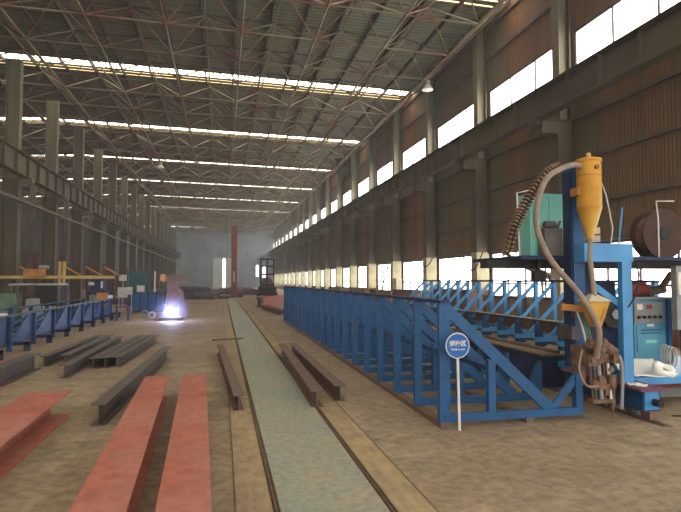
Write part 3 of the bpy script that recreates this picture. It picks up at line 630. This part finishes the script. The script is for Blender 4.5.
# ------------------------------------------------------------------ goods along the window wall
def crate(x0, x1, y0, y1, h, m, label, ribbed=True):
    t = thing('steel_crate', ((x0 + x1) / 2, y0, 0), label, 'crate', 'crates along the window wall'); Q = W(t)
    Q.put('crate_body', MB().box(x0, y0, 0.1, x1, y1, h), m)
    r_ = MB()
    for z in (0.1, h): r_.box(x0 - 0.03, y0 - 0.03, z - 0.04, x1 + 0.03, y1 + 0.03, z + 0.04)
    Q.put('rim', r_, M_rust)
    for (a, b) in ((x0, y0), (x0, y1), (x1, y0), (x1, y1)): Q.put('corner_post', MB().box(a - 0.045, b - 0.045, 0, a + 0.045, b + 0.045, h + 0.05), M_rust)
crate(9.2, 10.0, 12.6, 15.0, 1.15, M_mesh2, 'tan crate under the windows, nearest to the gantry')
crate(9.2, 10.0, 15.4, 18.2, 1.12, M_mesh2, 'tan crate under the windows, second from the gantry')
crate(9.2, 10.0, 19.4, 23.4, 1.28, M_mesh, 'long brown crate seen behind the braces of the window-side jig')
crate(9.0, 9.9, 25.2, 28.3, 1.16, M_mesh, 'brown crate just left of the window-side jig end')
crate(9.1, 9.9, 31.9, 33.4, 1.05, M_mesh, 'brown crate farther along the wall, right of the pale pillar box')
crate(9.2, 10.0, 35.2, 39.0, 1.12, M_mesh, 'brown crate low under the far windows')
crate(8.95, 9.75, 41.5, 46.0, 1.1, M_mesh, 'farthest brown crate under the windows')
t = thing('green_gas_rack', (9.2, 24.2, 0), 'green and white cylinder stand at the end of the window-side jig', 'rack'); Q = W(t)
for k_ in range(4): Q.put('gas_cylinder', MB().lathe((9.1 + 0.28 * k_, 23.9, 0.05), [(0.11, 0), (0.115, 0.03), (0.115, 1.1), (0.07, 1.22), (0.03, 1.26), (0.03, 1.34)], 14), [M_greenm, M_wpaint, M_teal, M_greenm][k_], smooth=True)
Q.put('base_plate', MB().box(8.95, 23.75, 0, 10.1, 24.1, 0.05), M_rust)
t = thing('step_ladder', (9.9, 33.0, 0), 'slender ladder leaning against the lit windows near the wall', 'ladder'); Q = W(t)
Q.put('side_rail', MB().bar((9.6, 33.6, 0), (10.5, 34.1, 2.7), 0.06, 0.06), M_mull)
Q.put('side_rail', MB().bar((9.6, 34.9, 0), (10.5, 34.5, 2.7), 0.06, 0.06), M_mull)
for k_ in range(6): 
    u = (k_ + 0.7) / 6.5; Q.put('rung', MB().bar((9.6 + 0.9 * u, 33.6 + 0.5 * u, 2.7 * u), (9.6 + 0.9 * u, 34.9 - 0.4 * u, 2.7 * u), 0.05, 0.05), M_mull)
tag(MB().box(10.0, 30.9, 0.0, 10.35, 31.6, 1.75).box(9.97, 30.87, 1.75, 10.38, 31.63, 1.8).build('pale_pillar_box', mat('cream_paint', (0.7, 0.66, 0.5), (0.6, 0.55, 0.4))), 'pale cream upright box against the window wall, between two brown crates', 'cabinet')
# hanging cables in front of the windows
for k_, (y0, y1, dz) in enumerate([(17.8, 20.2, 0.55), (20.6, 22.6, 0.75), (26.0, 28.0, 0.45)]):
    pts = [(10.35, y0 + (y1 - y0) * u / 12, 2.85 - dz * math.sin(math.pi * u / 12)) for u in range(13)]
    tag(MB().tube(pts, 0.025, 6).build('hanging_cable', M_black, smooth=True), ['drooping black cable over the windows, the one nearest the gantry', 'drooping black cable over the windows, middle and deepest loop', 'drooping black cable over the windows, the farthest loop'][k_], 'cable', 'cables drooping at the windows')
tag(MB().bar((9.6, 14.6, 1.75), (9.6, 16.1, 2.15), 0.2, 0.14).bar((9.6, 15.2, 1.9), (9.6, 15.2, 0.0), 0.06, 0.06).build('slanted_steel_arm', M_rust), 'short rusty arm tilted up in front of the windows behind the jig', 'steel arm')

# ------------------------------------------------------------------ left side machines and the yellow girder
t = thing('low_yellow_crane', (-7.23, 27.5, 0), 'low yellow horizontal girder with braces crossing the left side', 'crane'); Q = W(t)
Q.put('girder_bar', MB().box(-13.0, 27.4, 1.76, -4.95, 27.6, 1.90), M_bar)
for xx in (-7.30, -7.12): Q.put('post', MB().box(xx - 0.05, 27.42, 0, xx + 0.05, 27.58, 2.55), M_bar)
Q.put('post', MB().box(-12.6, 27.42, 0, -12.45, 27.58, 2.55), M_bar)
for xx in (-9.0, -7.1, -6.2, -5.4): Q.put('diagonal_brace', MB().bar((xx, 27.5, 2.32), (xx + 0.75, 27.5, 1.88), 0.06, 0.07), M_oran)
Q.put('hoist_box', MB().box(-8.75, 27.2, 1.84, -7.85, 27.4, 2.2), M_oran)
Q.put('hoist_motor', MB().tube([(-8.1, 27.25, 2.28), (-7.7, 27.25, 2.28)], 0.09, 12), M_grey)
def machine(x0, x1, y, d, h, m, label, top=None, name='workshop_machine'):
    t = thing(name, ((x0 + x1) / 2, y, 0), label, 'machine', 'machines along the left side'); Q = W(t)
    Q.put('machine_body', MB().box(x0, y, 0.12, x1, y + d, h * 0.62), m)
    Q.put('upper_housing', MB().prism([(x0 + 0.12 * (x1 - x0), h * 0.62), (x0 + 0.88 * (x1 - x0), h * 0.62), (x0 + 0.8 * (x1 - x0), h * 0.95), (x0 + 0.2 * (x1 - x0), h * 0.95)], 'y', y + 0.1, y + d * 0.8), top or m)
    Q.put('base_frame', MB().box(x0 - 0.05, y - 0.05, 0, x1 + 0.05, y + d + 0.05, 0.12), M_black)
    Q.put('control_panel', MB().box(x0 + 0.1 * (x1 - x0), y - 0.03, h * 0.3, x0 + 0.45 * (x1 - x0), y - 0.001, h * 0.52), M_grey)
    return t, Q
machine(-9.7, -8.7, 21.5, 1.4, 2.6, mat('pale_green_machine', (0.33, 0.38, 0.32), (0.25, 0.3, 0.25)), 'pale green-grey machine at the left edge behind the low blue rack')
machine(-7.6, -6.9, 20.5, 0.9, 1.3, M_greenm, 'dark green machine behind the near part of the low blue rack')
machine(-6.7, -6.25, 20.8, 0.8, 1.1, M_grey, 'small grey machine just right of the dark green one')
t = thing('work_table', (-6.6, 23, 0), 'dark workbench with a pale worn top and racks beneath, left side', 'table'); Q = W(t)
Q.put('table_top', MB().box(-7.9, 23, 1.50, -6.1, 24.2, 1.56), mat('worn_top', (0.42, 0.43, 0.42), (0.3, 0.3, 0.3)))
Q.put('drawer_block', MB().box(-7.0, 23.1, 0.3, -6.15, 24.1, 1.48), M_black)
for k_ in range(5): Q.put('socket', MB().box(-6.85 + 0.13 * k_, 23.085, 0.62, -6.78 + 0.13 * k_, 23.099, 0.70), M_wpaint)
for xx in (-7.85, -6.2):
    for yy in (23.05, 24.1): Q.put('leg', MB().box(xx, yy, 0, xx + 0.08, yy + 0.08, 1.5), M_dark)
t, Q = machine(-6.35, -5.5, 28.6, 1.0, 1.9, M_navy, 'dark machine with a white plate behind the yellow girder end'); Q.put('white_plate', MB().box(-6.3, 28.55, 1.45, -6.05, 28.59, 1.6).box(-5.75, 28.55, 1.3, -5.65, 28.59, 1.65), M_wpaint)
machine(-5.9, -5.2, 27.7, 0.7, 1.15, M_oran, 'small orange-brown machine behind the far end of the low blue rack')
tag(MB().box(-4.95, 26.2, 0.89, -4.78, 26.35, 1.02).build('white_carton', M_wpaint), 'tiny white carton on the top rail of the low blue rack, far end', 'box')
tag(MB().box(-4.98, 13.9, 0.885, -4.84, 14.1, 0.93).build('white_carton', M_wpaint), 'small white block on the top rail of the low blue rack, near end', 'box')
# welding bay screens
t = thing('welding_screen', (-4.55, 32.5, 0), 'dark teal welding screen standing behind the blue cabinets', 'screen'); Q = W(t)
M_scr = mat('teal_screen', (0.05, 0.14, 0.15), (0.035, 0.10, 0.11), scale=2)
Q.put('screen_panel', MB().box(-5.1, 32.5, 0.2, -4.05, 32.54, 2.2), M_scr)
Q.put('screen_post', MB().tube([(-3.7, 32.5, 0), (-3.7, 32.5, 2.2)], 0.05, 8), M_wpaint)
Q.put('screen_post', MB().tube([(-5.15, 32.5, 0), (-5.15, 32.5, 2.3)], 0.03, 8), M_scr)
for k_ in range(4):
    x_ = -4.55 + 0.38 * k_
    t = thing('blue_locker', (x_ + 0.16, 30.4, 0), 'low blue locker in the row by the welding arc, %s from the left' % ['first', 'second', 'third', 'last'][k_], 'cabinet', 'blue lockers'); Q = W(t)
    Q.put('cabinet_body', MB().box(x_, 30.4, 0.05, x_ + 0.36, 30.9, 1.05), M_blued)
    Q.put('door', MB().box(x_ + 0.03, 30.38, 0.1, x_ + 0.33, 30.399, 1.0), M_blue)
    Q.put('plinth', MB().box(x_ + 0.02, 30.42, 0, x_ + 0.34, 30.88, 0.05), M_black)
tag(MB().box(-5.5, 31.6, 0.75, -5.0, 31.66, 1.3).box(-5.02, 31.6, 0.9, -4.75, 31.66, 1.32).tube([(-5.45, 31.7, 0), (-5.45, 31.7, 1.3)], 0.02, 6).tube([(-4.8, 31.7, 0), (-4.8, 31.7, 1.3)], 0.02, 6).build('white_board', M_wpaint), 'white board on thin legs left of the teal screen', 'board')
tag(MB().box(-4.55, 31.8, 1.05, -4.15, 31.86, 1.4).tube([(-4.35, 31.85, 0), (-4.35, 31.85, 1.1)], 0.02, 6).build('white_board', M_wpaint), 'smaller white board right in front of the teal screen', 'board')
tag(MB().box(-5.75, 33.4, 1.65, -5.35, 33.46, 2.0).tube([(-5.55, 33.5, 0), (-5.55, 33.5, 1.7)], 0.02, 6).build('white_lamp_box', M_wpaint), 'white square plate on a post at the tip of the yellow girder', 'board')
for k_, (px, py) in enumerate([(-3.42, 26.6), (-3.0, 25.5)]):
    t = thing('wire_coil', (px, py, 0), 'pale round wire coil on the floor left of the arc, %s' % ['the farther left', 'nearer the arc'][k_], 'coil', 'wire coils on the floor'); Q = W(t)
    pts = [(px + 0.13 * math.cos(a), py, 0.16 + 0.13 * math.sin(a)) for a in [2 * math.pi * j / 20 for j in range(21)]]
    Q.put('winding', MB().tube(pts, 0.035, 8), M_grey, smooth=True)
    Q.put('stand', MB().box(px - 0.12, py - 0.08, 0, px + 0.12, py + 0.08, 0.02), M_rust)
t = thing('trestle', (-3.95, 24.4, 0), 'dark low trestle beside the far end of the low blue rack', 'trestle'); Q = W(t)
Q.put('trestle_top', MB().box(-4.35, 24.3, 0.55, -3.75, 24.6, 0.62), M_purple)
for xx in (-4.3, -3.85): Q.put('leg', MB().box(xx, 24.35, 0, xx + 0.06, 24.55, 0.55), M_navy)

# work piece being welded, with arc
t = thing('work_stand', (-2.2, 26.3, 0), 'reddish-brown steel stand right behind the welding arc', 'stand'); Q = W(t)
Q.put('stand_body', MB().box(-2.45, 26.1, 0.05, -1.95, 26.6, 1.60), M_rust)
Q.put('stand_foot', MB().box(-2.7, 26.0, 0, -1.5, 26.7, 0.05), M_dark)
Q.put('side_bracket', MB().prism([(-2.0, 0.05), (-1.55, 0.05), (-1.75, 1.2), (-2.0, 1.4)], 'y', 26.2, 26.5), M_rust)
o = MB().hbeam((-2.52, 25.6, 1.61), (-1.7, 31.4, 1.61), 0.34, 0.36, 0.03, 0.02).build('steel_beam', M_rust); tag(o, 'rusty beam lying level on the stand above the welding arc', 'steel beam')
tag(MB().box(-2.66, 25.45, 1.64, -2.46, 25.58, 1.96).build('end_plate', M_oran), 'orange end plate on the tip of the beam above the arc', 'plate')
tag(MB().box(-2.55, 23.9, 0.0, -1.6, 24.6, 0.14).build('weld_plate', M_dark), 'flat dark plate on the floor under the welding arc', 'plate')
arc = MB().lathe((-2.03, 24.0, 0.16), [(0.01, 0), (0.06, 0.05), (0.09, 0.14), (0.07, 0.24), (0.02, 0.36)], 12).build('welding_arc', E_arc, smooth=True)
tag(arc, 'blinding blue-white welding arc at floor level', 'welding arc')
ld = bpy.data.lights.new('arc_light', 'POINT'); ld.energy = 60; ld.color = (0.25, 0.28, 1.0); ld.shadow_soft_size = 0.15
lo = bpy.data.objects.new('arc_light', ld); lo.location = (-2.03, 23.8, 0.42); COL.objects.link(lo)
# scattering volume added to give the arc its soft halo
fm = bpy.data.materials.new('arc_halo'); fm.use_nodes = True
nt = fm.node_tree; nt.nodes.remove(nt.nodes['Principled BSDF'])
vs_ = nt.nodes.new('ShaderNodeVolumeScatter'); tc = nt.nodes.new('ShaderNodeTexCoord'); gr = nt.nodes.new('ShaderNodeTexGradient'); gr.gradient_type = 'QUADRATIC_SPHERE'
mu = nt.nodes.new('ShaderNodeMath'); mu.operation = 'MULTIPLY'; mu.inputs[1].default_value = 0.7
nt.links.new(tc.outputs['Object'], gr.inputs[0]); nt.links.new(gr.outputs['Fac'], mu.inputs[0]); nt.links.new(mu.outputs[0], vs_.inputs['Density']); vs_.inputs['Color'].default_value = (0.62, 0.66, 1, 1); vs_.inputs['Anisotropy'].default_value = 0.2
nt.links.new(vs_.outputs[0], nt.nodes['Material Output'].inputs['Volume'])
fo = MB().lathe((-2.03, 23.9, 0.15), [(0.98, 0), (1.0, 0.25), (0.95, 0.55), (0.8, 0.85), (0.5, 1.1), (0.1, 1.24)], 24).build('arc_halo', fm, smooth=True, origin=(-2.03, 23.9, 0.38))
tag(fo, 'faint bluish halo added around the welding arc', 'smoke'); fo['kind'] = 'stuff'

# ------------------------------------------------------------------ far goods
t = thing('red_crane_leg', (1.35, 57.5, 0), 'tall red post standing at the far end of the green strip', 'post'); Q = W(t)
Q.put('post_shaft', MB().box(0.92, 57.5, 0.1, 1.50, 58.1, 7.2), M_redpost)
Q.put('base_plate', MB().box(0.7, 57.3, 0, 1.7, 58.3, 0.1), M_dark)
Q.put('white_plate', MB().box(1.1, 57.48, 1.5, 1.3, 57.499, 2.6), mat('faded_pink', (0.6, 0.4, 0.38), (0.5, 0.35, 0.3)))
Q.put('cap_plate', MB().box(0.85, 57.4, 7.2, 1.57, 58.2, 7.28), M_dark)
tag(MB().box(1.35, 55.2, 0, 2.0, 55.8, 0.55).tube([(1.6, 55.2, 0.6), (1.9, 55.7, 0.9)], 0.12, 8).build('floor_winch', M_purple), 'small dark winch on the floor right before the red post', 'winch')
# fork lift like mast machine
t = thing('mast_machine', (3.7, 47.5, 0), 'dark machine with an upright lattice mast at the far right of the aisle', 'machine'); Q = W(t)
Q.put('machine_body', MB().box(3.1, 46.5, 0.3, 4.5, 49.0, 1.1), M_black)
Q.put('engine_cover', MB().prism([(3.2, 1.1), (4.4, 1.1), (4.1, 1.9), (3.5, 1.9)], 'y', 47.3, 48.8), M_rust)
for xx in (3.2, 3.75, 4.3): Q.put('mast_rail', MB().box(xx - 0.06, 46.9, 0.3, xx + 0.06, 47.1, 3.5), M_black)
for z in (1.2, 2.1, 2.8, 3.4): Q.put('mast_cross_bar', MB().box(3.2, 46.92, z, 4.3, 47.05, z + 0.14), M_black)
for xx in (3.1, 4.5):
    for yy in (46.9, 48.5): Q.put('wheel', MB().tube([(xx - 0.12, yy, 0.33), (xx + 0.12, yy, 0.33)], 0.33, 14), M_black)
tag(MB().hbeam((2.55, 35.2, 0), (4.6, 40.5, 0), 0.4, 0.62, 0.03, 0.02).build('steel_beam', M_red), 'deep red-primed beam lying beyond the far end of the blue jig', 'steel beam')
tag(MB().hbeam((2.2, 34.9, 0), (2.9, 39.8, 0), 0.35, 0.6, 0.03, 0.02).build('steel_beam', M_rust), 'brown deep beam beside the far red-primed one', 'steel beam')
tag(MB().hbeam((2.75, 26.6, 0), (2.3, 33.5, 0), 0.18, 0.25).build('steel_beam', M_rust), 'small rusty beam by the jig far end, the left one', 'steel beam')
tag(MB().hbeam((3.05, 26.6, 0), (2.65, 33.5, 0), 0.18, 0.25).build('steel_beam', M_red), 'small reddish beam by the jig far end, the right one', 'steel beam')
M_scrap = mat('dusty_purple_steel', (0.14, 0.11, 0.13), (0.09, 0.07, 0.09), scale=1)
def far_beam(x, y, L, a, z, w_, h, m, label, group):
    dx, dy = math.sin(a) * L / 2, math.cos(a) * L / 2
    tag(MB().hbeam((x - dx, y - dy, z), (x + dx, y + dy, z), w_, h, 0.03, 0.03).build('steel_beam', m), label, 'steel beam', group)
rnd = random.Random(3)
for k_ in range(26):
    x_ = rnd.uniform(-8, -0.8); y_ = rnd.uniform(40, 68); lay = k_ % 2
    far_beam(x_, y_, rnd.uniform(3, 6), math.pi / 2 + rnd.uniform(-1.1, 1.1), 0.0 if lay == 0 else 0.27 * lay, 0.3, 0.26, M_scrap if k_ % 4 else M_rust,
             'short dark steel section in the heap beyond the welding arc', 'steel sections heaped beyond the arc')
for k_ in range(10):
    far_beam(2.6 + 0.9 * rnd.uniform(-1, 1) + 0.0, 62 + 3.6 * k_, 4, rnd.uniform(1.2, 1.9), 0, 0.4, 0.45, M_rust if k_ % 2 else M_scrap, 'dark steel section lying far down the hall right of the strip', 'steel sections far down the hall')
for k_ in range(8):
    far_beam(-5.5 + rnd.uniform(-2, 4), 72 + 4 * k_, 4, rnd.uniform(1.2, 1.9), 0, 0.5, 0.6, M_scrap, 'dark steel section lying far down the hall left of the strip', 'steel sections far left down the hall')
# steel sections standing upright behind the yellow girder
for k_ in range(30):
    x_ = rnd.uniform(-12.2, -10.4); y_ = 29 + k_ * 1.15 + rnd.uniform(-0.3, 0.3); h_ = rnd.uniform(2.2, 3.6); w_ = rnd.uniform(0.25, 0.6)
    o = MB().box(x_, y_, 0, x_ + w_, y_ + 0.04, h_).box(x_, y_, 0, x_ + 0.03, y_ + 0.25, h_).box(x_ + w_ - 0.03, y_, 0, x_ + w_, y_ + 0.25, h_).build('steel_section', [M_girt, M_rust, M_purple, M_lcol][k_ % 4])
    tag(o, 'tall dark steel section standing upright behind the left column row', 'steel section', 'upright steel sections behind the left columns')
# stacks in the dark left bay
for k_ in range(9):
    y_ = 30 + 7 * k_; x_ = -14 - (k_ % 3) * 1.5; h_ = 1.4 + 0.7 * (k_ % 3)
    t = thing('storage_rack', (x_, y_, 0), 'dark storage rack in the shaded left bay, %s one going into the distance' % ordinal[k_], 'rack', 'racks in the left bay'); Q = W(t)
    for a in (-1.4, 1.4):
        for b in (0, 1.2): Q.put('upright', MB().box(x_ + a - 0.06, y_ + b - 0.06, 0, x_ + a + 0.06, y_ + b + 0.06, h_ + 1.2), M_blued)
    for z in (0.5, h_, h_ + 1.0): Q.put('shelf', MB().box(x_ - 1.45, y_ - 0.05, z, x_ + 1.45, y_ + 1.25, z + 0.08), M_purple)

# ------------------------------------------------------------------ haze in the hall
hz = bpy.data.materials.new('hall_haze'); hz.use_nodes = True
nt = hz.node_tree; nt.nodes.remove(nt.nodes['Principled BSDF'])
v_ = nt.nodes.new('ShaderNodeVolumeScatter'); v_.inputs['Density'].default_value = 0.0020; v_.inputs['Color'].default_value = (0.92, 0.90, 0.95, 1)
nt.links.new(v_.outputs[0], nt.nodes['Material Output'].inputs['Volume'])
ho = MB().box(-25.9, 2.0, 0.01, WX - 0.15, YE - 0.3, 13.0).build('haze', hz, origin=(0, 0, 0)); ho['kind'] = 'structure'

# ------------------------------------------------------------------ sky, sun-free overcast, camera
wd = bpy.data.worlds.new('sky'); S.world = wd; wd.use_nodes = True
bg = wd.node_tree.nodes['Background']; bg.inputs['Color'].default_value = (1.0, 0.94, 0.84, 1); bg.inputs['Strength'].default_value = 1.6

cam = bpy.data.cameras.new('camera'); co = bpy.data.objects.new('camera', cam); COL.objects.link(co)
cam.sensor_fit = 'HORIZONTAL'; cam.sensor_width = 36.0; cam.lens = 550.0 / 681.0 * 36.0
cam.clip_end = 500
P = math.atan(24 / 550.0); T = math.atan(118.5 / 550.0 * math.cos(P))
co.location = (0, 0, 1.7); co.rotation_euler = (math.pi / 2 + P, 0, -T)
S.camera = co
S.view_settings.view_transform = 'Standard'; S.view_settings.look = 'None'; S.view_settings.gamma = 1.0; S.view_settings.exposure = 0.45
S.view_settings.use_curve_mapping = False
